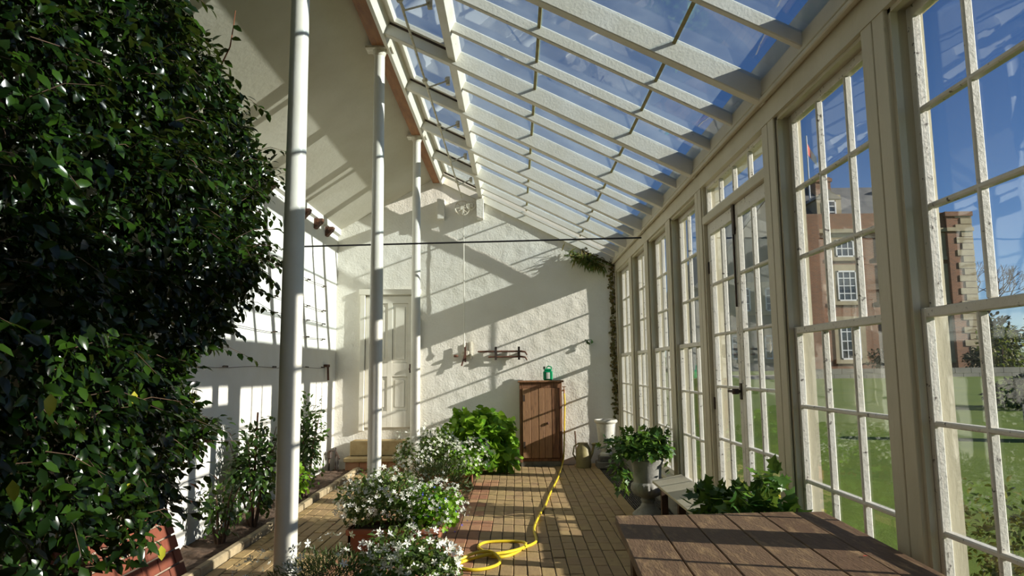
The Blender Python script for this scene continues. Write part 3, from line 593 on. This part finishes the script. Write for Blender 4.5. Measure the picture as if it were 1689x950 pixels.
u_ = rng.random(900)**.7; Pm = np.stack([1.585 + rng.normal(0,.018,900), YB-.02-rng.random(900)*.02, 3.25-u_*2.6], 1); q_ = rng.random(900) < .25 + .75*(1-u_)
k_ = rng.random(900) < .3; Pm[k_,0] = 1.1+.5*rng.random(k_.sum()); Pm[k_,2] = 3.23+.498*(1.6-Pm[k_,0]) - rng.random(k_.sum())*.07
Pm = Pm[q_]; cloud('moss_patch', 'round', Pm, unit(len(Pm)), unit(len(Pm))+np.array([0,-1,0]), .045, M['moss'], t)
t = thing('wall_weed', (1.2, YB-.04, 1.9), 'small green weed rooted in the far wall', 'weed'); foliage('leaves', 'round', (1.2,YB-.04,1.93), (.07,.04,.05), 60, .04, M['shrub'], t)

# ------------------------------------------------------------------ camellia against the left wall
ZE = [(-.2,3.6),(.45,3.9),(.62,4.3),(.8,4.9),(1.1,5.45),(1.45,5.15),(1.9,5.5),(2.3,5.95),(2.75,5.9),(3.13,6.35),(3.3,6.0),(3.48,5.45),(3.78,4.7),(4.3,4.3)]
def yend(z): return float(np.interp(z, [a for a, _ in ZE], [b for _, b in ZE]))
def xsurf(y, z):
    e = yend(z) + .12*noise.noise(Vector((y*.7, z*2.3, 4)))
    if y > e: return None
    d = .97*min(1, max(0, (e-y)/.75))**.5 + .22*noise.noise(Vector((y*1.25, z*1.4, 1.7))) + .13*noise.noise(Vector((y*3.4, z*3.4, 5)))
    lowtrim = min(1, max(.25, (z-.15)/.5)); return XL + max(.05, d*lowtrim)
CAM = thing('camellia', (-2.7, 3.6, 0), 'huge dark glossy camellia trained against the left wall', 'shrub')
Pn, Un = [], []
while len(Pn) < 36000:
    y = 1.2 + 5.3*random.random(); z = .28 + 3.85*random.random()**.95; xs = xsurf(y, z)
    if xs is None: continue
    if z < .95 - .09*(y-1.5) and random.random() < .35: continue
    x = xs - abs(random.gauss(0, .15 if len(Pn) % 5 < 3 else .42))
    if x < XL+.07 or z > 3.70 + .546*(x+2.9): continue
    if z < .45 and y > 2.8: continue
    if z < .5 + 1.7*max(0, -2.45-x) and y > 3.0 and x < -2.4 and random.random() < .7: continue
    ex = (xsurf(y+.1, z) or XL) - xs; ez = (xsurf(y, z+.1) or xs) - xs
    Pn.append((x, y, z)); Un.append(Vector((.12, -ex, -ez)).normalized()[:])
Pn = np.array(Pn); Un = np.array(Un); k = len(Pn)
Dn = Un*.55 + unit(k)*.75 + np.array([0,-.1,-.55]); Nn = Un*.9 + unit(k)*.55 + np.array([0,-.15,.35]); Sn = .055 + .035*rng.random(k)
score = Pn[:,1]*1.0 - (Pn[:,0]+2.9)*2.0 + rng.random(k)*1.6; px_ = 850 + F*Pn[:,0]/Pn[:,1]; py_ = 609 - F*(Pn[:,2]-1.5)/Pn[:,1]
score[(px_ < 10) | (px_ > 440) | (py_ < 0) | (py_ > 940)] += 50
idx = np.argsort(score)[:300]; rest = np.setdiff1d(np.arange(k), idx)
cloud('foliage', 'camellia', Pn[rest], Dn[rest], Nn[rest], Sn[rest], M['leaf'], CAM)
singles('leaf', 'camellia', Pn[idx[14:]] + np.array([.03,-.02,0]), Dn[idx[14:]], Nn[idx[14:]] + np.array([.2,-.5,.2]), Sn[idx[14:]]*1.02, M['leafobj'], CAM)
sel = rng.choice(np.where((score < 40) & (Pn[:,2] < 1.7))[0], 14)
yl = MB()
singles('yellow_leaf', 'camellia', Pn[sel] + np.array([.10,-.07,0]), Dn[sel]*.4 + np.array([0,0,-1.]), Nn[sel]*.4 + np.array([.3,-1,.1]), Sn[sel]*1.1, M['yleaf'], CAM)
sv = MB(); sP, sD, sN = [], [], []
n_s = 0
while n_s < 210:
    z = .5 + 3.2*random.random(); y = yend(z) - (random.random()**2)*3.6 if n_s % 2 else 2.2 + 4*random.random(); xs = xsurf(y, z)
    if xs is None or xs < XL+.25: continue
    n_s += 1; p = Vector((xs-.08, y, z)); d = Vector((.5+.4*random.random(), random.uniform(-.5,.9), random.uniform(-.55,.7))).normalized(); l = .16+.2*random.random(); q = p + d*l + Vector((0,0,-.04)); m2_ = p + d*l*.5 + Vector((0,0,.02))
    if q.z > 3.6 + .546*(q.x+2.9): continue
    sv.tube([p, m2_, q], [.003,.0022,.0015], 4)
    for t_ in range(9):
        u_ = .2 + .8*t_/8; c_ = p.lerp(q, u_) + Vector((0,0,.02*math.sin(u_*3))); sd = d.cross(Vector((0,0,1))).normalized()*(1 if t_ % 2 else -1)
        sP.append(c_[:]); sD.append((d*.6 + sd*.7 + Vector((0,0,-.5)))[:]); sN.append((Vector((.3,-.3,1)) + sd*.3)[:])
sv.build('sprig', M['bark'], CAM)['kind'] = 'stuff'
cloud('sprig_leaves', 'camellia', np.array(sP), np.array(sD)+unit(len(sP))*.3, np.array(sN)+unit(len(sP))*.3, .055+.03*rng.random(len(sP)), M['leaf'], CAM)
core = MB()
for (y, z, dx) in ((2.0,.0,.3),(3.3,0,.35),(4.4,0,.25)):
    p = [Vector((-2.75,y,-.02)), Vector((-2.62,y+.05,.8)), Vector((-2.55,y-.08,1.8)), Vector((-2.62,y+.1,2.8)), Vector((-2.55,y,3.5))]
    core.tube(p, [.06,.05,.042,.03,.015], 7)
    for q in range(12):
        a = p[1+q % 3] + Vector((0,0,random.random()*.7)); b = a + Vector((.1+.4*random.random(), random.uniform(-.8,.8), .15+.5*random.random())); core.tube([a,(a+b)/2+Vector((0,0,.06)),b], [.02,.014,.006], 5)
core.build('branches', M['bark'], CAM)
sp = [(-2.17,4.82,3.55),(-2.12,4.8,3.72),(-2.06,4.8,3.86),(-2.04,4.8,4.02),(-2.03,4.8,4.14)]
tp = np.array([(-2.06,4.8,3.84),(-2.05,4.79,3.92),(-2.10,4.8,3.76),(-2.10,4.78,3.68),(-2.14,4.8,3.62),(-2.04,4.79,4.02)])
singles('leaf', 'camellia', tp, np.array([(-.8,-.2,-.3),(.8,-.2,-.2),(.7,0,-.6),(-.7,-.2,-.5),(.8,-.2,-.4),(.7,-.1,-.5)]), np.array([(.1,-1,.3)]*6), .085, M['leafobj'], CAM)
MB().tube(sp, [.007,.006,.005,.004,.003], 5).build('twig', M['twig'], CAM)

# sloping brick skirt under the camellia
SK = thing('brick_skirt', (-2.6, 3.6, 0), 'sloping red brick skirt at the foot of the camellia', 'brickwork')
a, b = Vector((-2.47,0,-.02)), Vector((-2.66,0,.50)); up = (b-a).normalized(); nn = Vector((up.z,0,-up.x))
MB().prism([(-2.48,-.04),(-2.67,.485),(-2.88,.485),(-2.88,-.04)], 1.0, 5.36).build('mortar', M['lime'], SK)
bk = mesh_of(MB().obox((0,0,0), (0,.104,0), up*.0455, nn*.02, c=.004), 'brick', M['wallbrick'])
for j in range(5):
    for i in range(20):
        y = 5.27 - i*.218 - (.109 if j % 2 else 0); cpos = a + up*(.075 + j*.104) - nn*.009
        o = bpy.data.objects.new('brick', bk); C.objects.link(o); o.parent = SK; o.location = Vector((cpos.x, y, cpos.z)) + nn*rng.normal()*.002 - WO[SK.name]
    if j % 2: MB().obox(a + up*(.075+j*.104) - nn*.009 + Vector((0,5.325,0)), (0,.05,0), up*.0455, nn*.02, c=.004).build('brick', M['wallbrick'], SK)

# bed plants
def bed_plant(name, x, y, h, r, n_, size, m, lab, kind='camellia', cane=False, seed=1, z=.03):
    t = thing(name, (x, y, z), lab, 'plant')
    stems = MB(); tips = []
    for k in range(7):
        a_ = k*2.4; p = Vector((x+.03*math.cos(a_), y+.03*math.sin(a_), z-.05)); q = Vector((x+r*.8*math.cos(a_), y+r*.8*math.sin(a_), z+h*(.65+.35*random.random()))); stems.tube([p,(p*.4+q*.6)+Vector((0,0,.1)),q], [.012,.008,.003], 5); tips.append((p,q))
    stems.build('stems', M['bark'], t)
    foliage('foliage', kind, (x, y, z+h*.58), (r, r, h*.48), n_, size, m, t, inner=.15, lump=.3, seed=seed)
    if cane: MB().tube([(x-.02,y+.02,z-.05),(x+.02,y,z+h*1.16)], .010, 6).build('cane', M['twig'], t)
    return t
bed_plant('bed_shrub', -2.60, 7.0, .92,   .30, 1100, .07, M['shrub'], 'young shrub with a cane in the bed, left of the nearest pole', cane=True, seed=2)
bed_plant('bed_shrub', -2.56, 8.55, 1.10, .22, 900, .065, M['shrub'], 'taller leafy shrub in the bed, just right of the nearest pole', seed=3)
bed_plant('low_herb', -2.52, 7.95, .42, .17, 420, .05, M['ger'], 'low bright green herb in the bed below the taller shrub', 'round', seed=4)
bed_plant('low_herb', -2.62, 6.3, .5, .2, 300, .06, M['shrub'], 'small leafy seedling in the bed beside the camellia', seed=5)
t = thing('boot_scraper', (-2.72, 10.6, 0), 'black iron boot scraper in the corner by the steps', 'boot scraper')
MB().tube([(-2.84,10.7,.0),(-2.84,10.7,.30),(-2.72,10.6,.31),(-2.64,10.52,.2)], .016, 7).tube([(-2.71,10.58,0),(-2.71,10.58,.36)], .014, 7).tube([(-2.66,10.53,0),(-2.66,10.53,.26)], .012, 7).build('frame', M['iron'], t); MB().box(-2.86,-2.80,10.66,10.74,.18,.30,c=.015).build('scraper_block', M['iron'], t)

# ------------------------------------------------------------------ geranium by the cabinet
GE = thing('geranium', (-.58, 10.45, 0), 'big bright green geranium bush against the far wall left of the cabinet', 'plant')
foliage('foliage', 'round', (-.58,10.42,.40), (.58,.45,.46), 1500, .105, M['ger'], GE, inner=.55, zmin=-.75, lump=.22, droop=.1, seed=6, up=.5)
m_ = MB()
for k in range(10): a_ = k*.63; m_.tube([(-.58,10.5,0),(-.58+.25*math.cos(a_),10.45+.2*math.sin(a_),.3),(-.58+.45*math.cos(a_),10.42+.35*math.sin(a_),.55)], [.015,.012,.006], 5)
m_.build('stems', M['bark'], GE)
# cabinet
CB = thing('plank_cabinet', (.39, 11.06, .06), 'upright weathered wooden cabinet with a plank door against the far wall', 'cabinet')
y0, y1 = 10.95, YB-.02
MB().box(.06,.10,y0,y1,.06,1.29,c=.004).box(.685,.725,y0,y1,.06,1.29,c=.004).box(.10,.685,y1-.02,y1,.10,1.29).box(.10,.685,y0+.01,y1,.08,.12).box(.10,.685,y0-.002,y0+.02,1.20,1.285,c=.003).build('carcass', M['cabwood'], CB)
solid('top_board', M['cabwood'], (.035, .755, y0-.035, y1, 1.29, 1.32), parent=CB, c=.006)
dr = thing('door', (.39, y0, .13)); dr.parent = CB; dr.location = WO[dr.name] - WO[CB.name]
xs = [.105,.235,.36,.45,.565,.68]
for q in range(5): solid('plank', M['cabwood'], (xs[q]+.0025, xs[q+1]-.0025, y0-.016+.003*(q % 2), y0+.012, .13, 1.20), parent=dr, c=.004)
MB().box(.115,.145,y0-.024,y0-.014,1.0,1.10).box(.115,.145,y0-.024,y0-.014,.28,.38).build('hinge', M['iron'], dr); MB().lathe([(.012,-.02),(.018,0),(.012,.02)],(.50,y0-.03,.66),10).build('knob', M['rust'], dr)
solid('foot_board', M['plinth'], (.08, .71, y0+.01, y1, 0, .075), parent=CB)
BT = thing('plastic_bottle', (.515, 11.05, 1.32), 'green plastic jerry bottle with white label on top of the cabinet', 'bottle')
MB().box(.44,.59,11.0,11.10,1.32,1.47,c=.018).obox((.515,11.05,1.485),(.06,0,0),(0,.04,0),(0,0,.02),c=.014).build('body', M['green'], BT)
MB().tube([(.50,11.05,1.49),(.50,11.05,1.53),(.53,11.05,1.545),(.57,11.05,1.53),(.575,11.05,1.485)], .010, 7).build('carrying_handle', M['green'], BT); MB().lathe([(.02,1.495),(.02,1.535),(.014,1.54)],(.462,11.05,0),12).build('cap', M['black2'], BT); solid('paper_label', M['label'], (.487,.545,10.995,10.9995,1.345,1.445), parent=BT)
# tap and hose
TP = thing('garden_tap', (.77, YB-.05, 1.12), 'small brass garden tap on the far wall right of the cabinet', 'tap')
MB().tube([(.77,YB+.02,1.16),(.77,YB-.12,1.16),(.77,YB-.14,1.11)], .013, 8).bar((.74,YB-.10,1.215),(.80,YB-.10,1.215),.014,.012).tube([(.77,YB-.10,1.16),(.77,YB-.10,1.21)], .008, 6).build('spout', M['brass'], TP)
hp = [(.77,11.06,1.11),(.775,11.05,.95),(.765,11.05,.7),(.755,11.04,.4),(.735,10.98,.12),(.70,10.85,.03)] + [(x, y, .013) for x, y in [(.68,10.67),(.57,9.74),(.40,8.53),(.31,7.79),(.22,7.23),(.16,6.7),(.17,6.28),(.13,6.13),(.06,6.02)]] + [(-.06,5.78,.013),(-.19,5.73,.016),(-.28,5.9,.016),(-.33,6.06,.013),(-.28,6.2,.013),(-.14,6.24,.013),(0,6.22,.013),(.07,6.09,.030),(.04,5.91,.036),(-.08,5.78,.038),(-.25,5.70,.036),(-.38,5.65,.016),(-.45,5.56,.013),(-.44,5.45,.013),(-.35,5.38,.013),(-.24,5.41,.013),(-.15,5.52,.013),(-.14,5.64,.02),(-.21,5.735,.052),(-.32,5.71,.055),(-.44,5.6,.036),(-.56,5.5,.013),(-.75,5.40,.013)]
def smooth_path(pts, n=6):
    P = [Vector(p) for p in pts]; out = []
    for i in range(len(P)-1):
        p0, p1, p2, p3 = P[max(i-1,0)], P[i], P[i+1], P[min(i+2,len(P)-1)]
        for k in range(n):
            t = k/n; out.append(.5*((2*p1)+(p2-p0)*t+(2*p0-5*p1+4*p2-p3)*t*t+(3*p1-p0-3*p2+p3)*t**3))
    return out + [P[-1]]
tag(MB().tube(smooth_path(hp), .0125, 8).build('garden_hose', M['hose'], smooth=True), 'yellow garden hose trailing from the tap and coiled on the brick floor', 'hose')
# watering can, urns
WC = thing('watering_can', (1.03, 10.82, 0), 'olive metal watering can standing by the far wall', 'watering can')
MB().lathe([(.115,0),(.118,.02),(.11,.28),(.085,.33),(.07,.36),(.075,.37)], (1.03,10.82,0), 22).build('body', M['olivecan'], WC, smooth=True); MB().tube([(1.10,10.80,.10),(1.16,10.78,.22),(1.185,10.77,.33)], [.03,.022,.016], 8).lathe([(.02,.32),(.045,.36),(.02,.37)],(1.187,10.77,0),10).build('spout', M['olivecan'], WC)
MB().tube([(.93,10.82,.10),(.87,10.82,.2),(.89,10.82,.32),(.97,10.82,.37)], .012, 7).build('carrying_handle', M['olivecan'], WC)
tag(MB().tube([(.945,10.98,0),(.93,11.1,.52)], [.011,.013], 7).build('wooden_stick', M['bark']), 'short dark stick leaning on the wall behind the watering can', 'stick')
UR = thing('white_urn', (1.38, 10.78, 0), 'empty white tapered urn on a stone plinth in the far right corner', 'urn')
MB().box(1.22,1.54,10.62,10.94,0,.10,c=.01).box(1.26,1.50,10.66,10.90,.10,.18,c=.01).build('plinth', M['plinth'], UR)
MB().lathe([(.10,.18),(.105,.21),(.07,.24),(.11,.28),(.125,.40),(.145,.62),(.15,.66),(.175,.68),(.18,.70),(.172,.72),(.15,.715),(.13,.62),(.10,.45)], (1.38,10.78,0), 28).build('urn_bowl', M['urnwhite'], UR, smooth=True)
U2 = thing('planted_urn', (1.345, 7.3, 0), 'grey fluted pedestal urn planted with trailing ivy on the grating', 'urn')
MB().lathe([(.155,0),(.16,.02),(.13,.05),(.08,.09),(.062,.13),(.075,.16),(.06,.175),(.085,.19),(.14,.22),(.162,.27),(.155,.32),(.138,.34),(.142,.36),(.15,.5),(.168,.545),(.175,.56),(.16,.57),(.14,.55)], (1.345,7.3,0), 64, flute=(20,.06,8,10)).build('urn_bowl', M['lead'], U2, smooth=True)
MB().lathe([(.15,.535),(.001,.55)], (1.345,7.3,0), 20).build('soil', M['soil'], U2)
foliage('foliage', 'ivy', (1.33,7.28,.70), (.42,.33,.17), 900, .07, M['ivy'], U2, inner=.2, zmin=-.6, lump=.25, droop=.5, seed=8, up=.8)
foliage('trailing_shoots', 'ivy', (1.62,7.15,.52), (.11,.1,.2), 70, .075, M['ivy'], U2, inner=.1, droop=.9, seed=9); foliage('trailing_shoots', 'ivy', (1.05,7.1,.46), (.10,.1,.2), 55, .075, M['ivy'], U2, inner=.1, droop=.9, seed=10)
# white shelf under the windows, near end plants, table
SH = thing('window_shelf', (1.47, 6.6, 0), 'low white painted shelf on wooden brackets below the windows', 'shelf')
MB().obox((1.475,6.15,.42), (.145,0,.03), (0,.80,0), (-.003,0,.014), c=.004).build('shelf_board', M['paint'], SH)
for y in (5.5,6.1,6.8): MB().box(1.38,1.44,y-.03,y+.03,-.03,.395).box(1.40,1.60,y-.025,y+.025,.34,.40).build('bracket', M['tableframe'], SH)
def pot_plant(x, y, h, r, n_, lab, kind, m, size, seed, sx=1.6):
    t = thing('potted_ivy', (x, y, 0), lab, 'plant')
    MB().lathe([(.12,-.02),(.165,.36),(.18,.36),(.18,.42),(.16,.42),(.15,.38)], (x,y,0), 20).build('pot', M['terra'], t, smooth=True); MB().lathe([(.15,.39),(.001,.40)],(x,y,0),16).build('soil', M['soil'], t)
    foliage('foliage', kind, (x, y, h-.13), (r*sx, r*.9, .17), n_, size, m, t, inner=.1, zmin=-.7, lump=.35, droop=.3, seed=seed, up=.9); return t
pot_plant(1.30, 4.42, .72, .155, 330, 'low trailing ivy behind the far edge of the table, left clump', 'ivy', M['ivy'], .085, 12)
P2 = pot_plant(1.38, 3.99, .76, .14, 300, 'taller ivy clump behind the table against the window post', 'ivy', M['ivy'], .09, 13, 1.2)
foliage('upright_shoot', 'ivy', (1.44,4.1,.84), (.09,.06,.09), 40, .08, M['ivy'], P2, inner=.1, seed=14)
TB = thing('plank_table', (1.05, 2.7, 0), 'weathered brown plank table in the foreground', 'table')
def tx(x, y): return x - .05*(3.64-y)
ed = [.497,.69,.87,1.06,1.25,1.435,1.60]
for k in range(6):
    ye = 3.64 + .085*((ed[k]+ed[k+1])/2-.497) + rng.normal()*.003; m_ = MB(); z1, z0 = .75+.0015*rng.normal(), .712
    a_, b_ = ed[k]+.003, ed[k+1]-.003
    vs_ = [(tx(a_,1.75),1.75),(tx(b_,1.75),1.75),(tx(b_,ye),ye+.006),(tx(a_,ye),ye-.006)]
    m_.prism(vs_, z0, z1, 'Z'); o = m_.build('plank', M['plank'], TB); bv = o.modifiers.new('edge', 'BEVEL'); bv.width = .004; bv.segments = 2
MB().prism([(tx(.56,1.9),1.9),(tx(1.55,1.9),1.9),(tx(1.55,3.55),3.55),(tx(.56,3.55),3.55)], .60, .711, 'Z').build('apron', M['tableframe'], TB)
for x, y in ((.60,3.48),(1.50,3.48),(.60,1.95),(1.50,1.95)): solid('leg', M['tableframe'], (tx(x,y)-.04, tx(x,y)+.04, y-.04, y+.04, 0, .60), parent=TB, c=.005)

# ------------------------------------------------------------------ terracotta flower planters round the poles
def trough(t, x0, x1, y0, y1, h):
    m_ = MB()
    for (a_, b_, c_, d_) in ((x0,x1,y0,y0+.03),(x0,x1,y1-.03,y1),(x0,x0+.03,y0,y1),(x1-.03,x1,y0,y1)): m_.box(a_,b_,c_,d_,0,h,c=.006)
    for (a_, b_, c_, d_) in ((x0-.015,x1+.015,y0-.015,y0+.03),(x0-.015,x1+.015,y1-.03,y1+.015),(x0-.015,x0+.03,y0,y1),(x1-.03,x1+.015,y0,y1)): m_.box(a_,b_,c_,d_,h-.05,h,c=.008)
    m_.box(x0+.02,x1-.02,y0+.02,y1-.02,0,.03).build('trough', M['terra'], t); solid('soil', M['soil'], (x0+.03,x1-.03,y0+.03,y1-.03,.03,h-.03), parent=t)
def blooms(t, ctr, rad, n_one, n_stuff, size, seed, zmin=-.35):
    P, u = shell(ctr, rad, n_one+n_stuff, .88, zmin, .2, seed); N_ = u + np.array([0,-.25,.55]) + unit(len(P))*.35; D_0 = unit(len(P)); S_ = size*(.75+.5*rng.random(len(P)))
    P = P + u*.02; o = np.argsort(P[:,1] - .6*P[:,2]); a_, b_ = o[:n_one], o[n_one:]
    singles('flower', 'flower', P[a_], D_0[a_], N_[a_], S_[a_], M['flowerobj'], t)
    if len(b_): cloud('small_flowers', 'flower', P[b_], D_0[b_], N_[b_], S_[b_]*.9, M['flower'], t)
PL = [((-.80,3.95,0), (-1.165,-.42,3.72,4.16,.28), 'nearest terracotta trough of white flowers at the foot of the first pole',
       [('blade',(-1.02,3.92,.36),(.30,.26,.17),3200,.038,'rosemary'),('camellia',(-.60,3.95,.38),(.27,.29,.23),2200,.04,'fol')], [((-.60,3.94,.38),(.27,.29,.23),170,160,.045,21),((-1.40,3.92,.34),(.13,.2,.16),40,20,.04,22),((-1.02,3.92,.40),(.26,.26,.17),40,20,.042,29)]),
      ((-1.02,6.25,0), (-1.40,-.65,5.90,6.23,.20), 'terracotta trough of white flowers at the foot of the middle pole',
       [('camellia',(-1.17,6.22,.36),(.38,.34,.26),2600,.042,'fol'),('round',(-.74,6.15,.30),(.26,.28,.20),1300,.035,'ger'),('blade',(-.75,6.75,.42),(.32,.26,.22),2600,.045,'rosemary')], [((-1.17,6.20,.36),(.39,.35,.26),170,200,.045,23),((-.72,6.15,.32),(.29,.30,.23),100,230,.034,24),((-.98,6.75,.44),(.3,.2,.2),24,40,.04,28)]),
      ((-.95,8.85,0), (-1.34,-.58,8.99,9.42,.20), 'farthest terracotta trough of white flowers at the foot of the last pole',
       [('camellia',(-1.13,9.05,.42),(.42,.36,.30),2200,.05,'fol'),('round',(-.66,8.95,.32),(.22,.24,.20),800,.04,'ger')], [((-1.13,9.02,.42),(.45,.39,.33),0,520,.05,25),((-.60,9.0,.38),(.27,.29,.25),0,240,.045,26)])]
for i, (loc, tr, lab, fols, bls) in enumerate(PL):
    t = thing('flower_trough', loc, lab, 'planter', 'terracotta flower troughs'); trough(t, *tr)
    for q, (kd, c_, r_, n_, s_, mm) in enumerate(fols): foliage({'blade':'rosemary','camellia':'foliage','round':'green_foliage'}[kd], kd, c_, r_, n_, s_, M[mm], t, inner=.35, zmin=-.7, lump=.2, droop=-.1 if kd == 'blade' else .2, seed=30+i*3+q)
    for bl_ in bls: blooms(t, *bl_)
    if i == 1:
        P, u = shell((-.70,6.12,.28), (.27,.28,.2), 50, .95, -.6, .1, 40); cloud('blue_flowers', 'flower', P+u*.015, unit(len(P)), u+unit(len(P))*.3, .022, M['blue'], t)
for x, y, z, m, sz, lab in ((.345,7.62,.006,'bark',.07,'dry brown leaf on the sunlit bricks beside the hose'),(.58,7.68,.006,'bark',.06,'dry brown leaf on the bricks, right of the one by the hose'),(-1.83,7.0,.006,'red',.05,'small red leaf on the brick path left of the middle trough'),(1.36,2.83,.756,'red',.03,'small red leaf lying on the plank table')):
    P = np.array([(x, y, z)]); o = cloud('fallen_leaf', 'camellia', P, np.array([(1.,.3,.05)]), np.array([(0,.1,1.)]), sz, M[m], None, (x, y, z), False); tag(o, lab, 'leaf', 'fallen leaves')
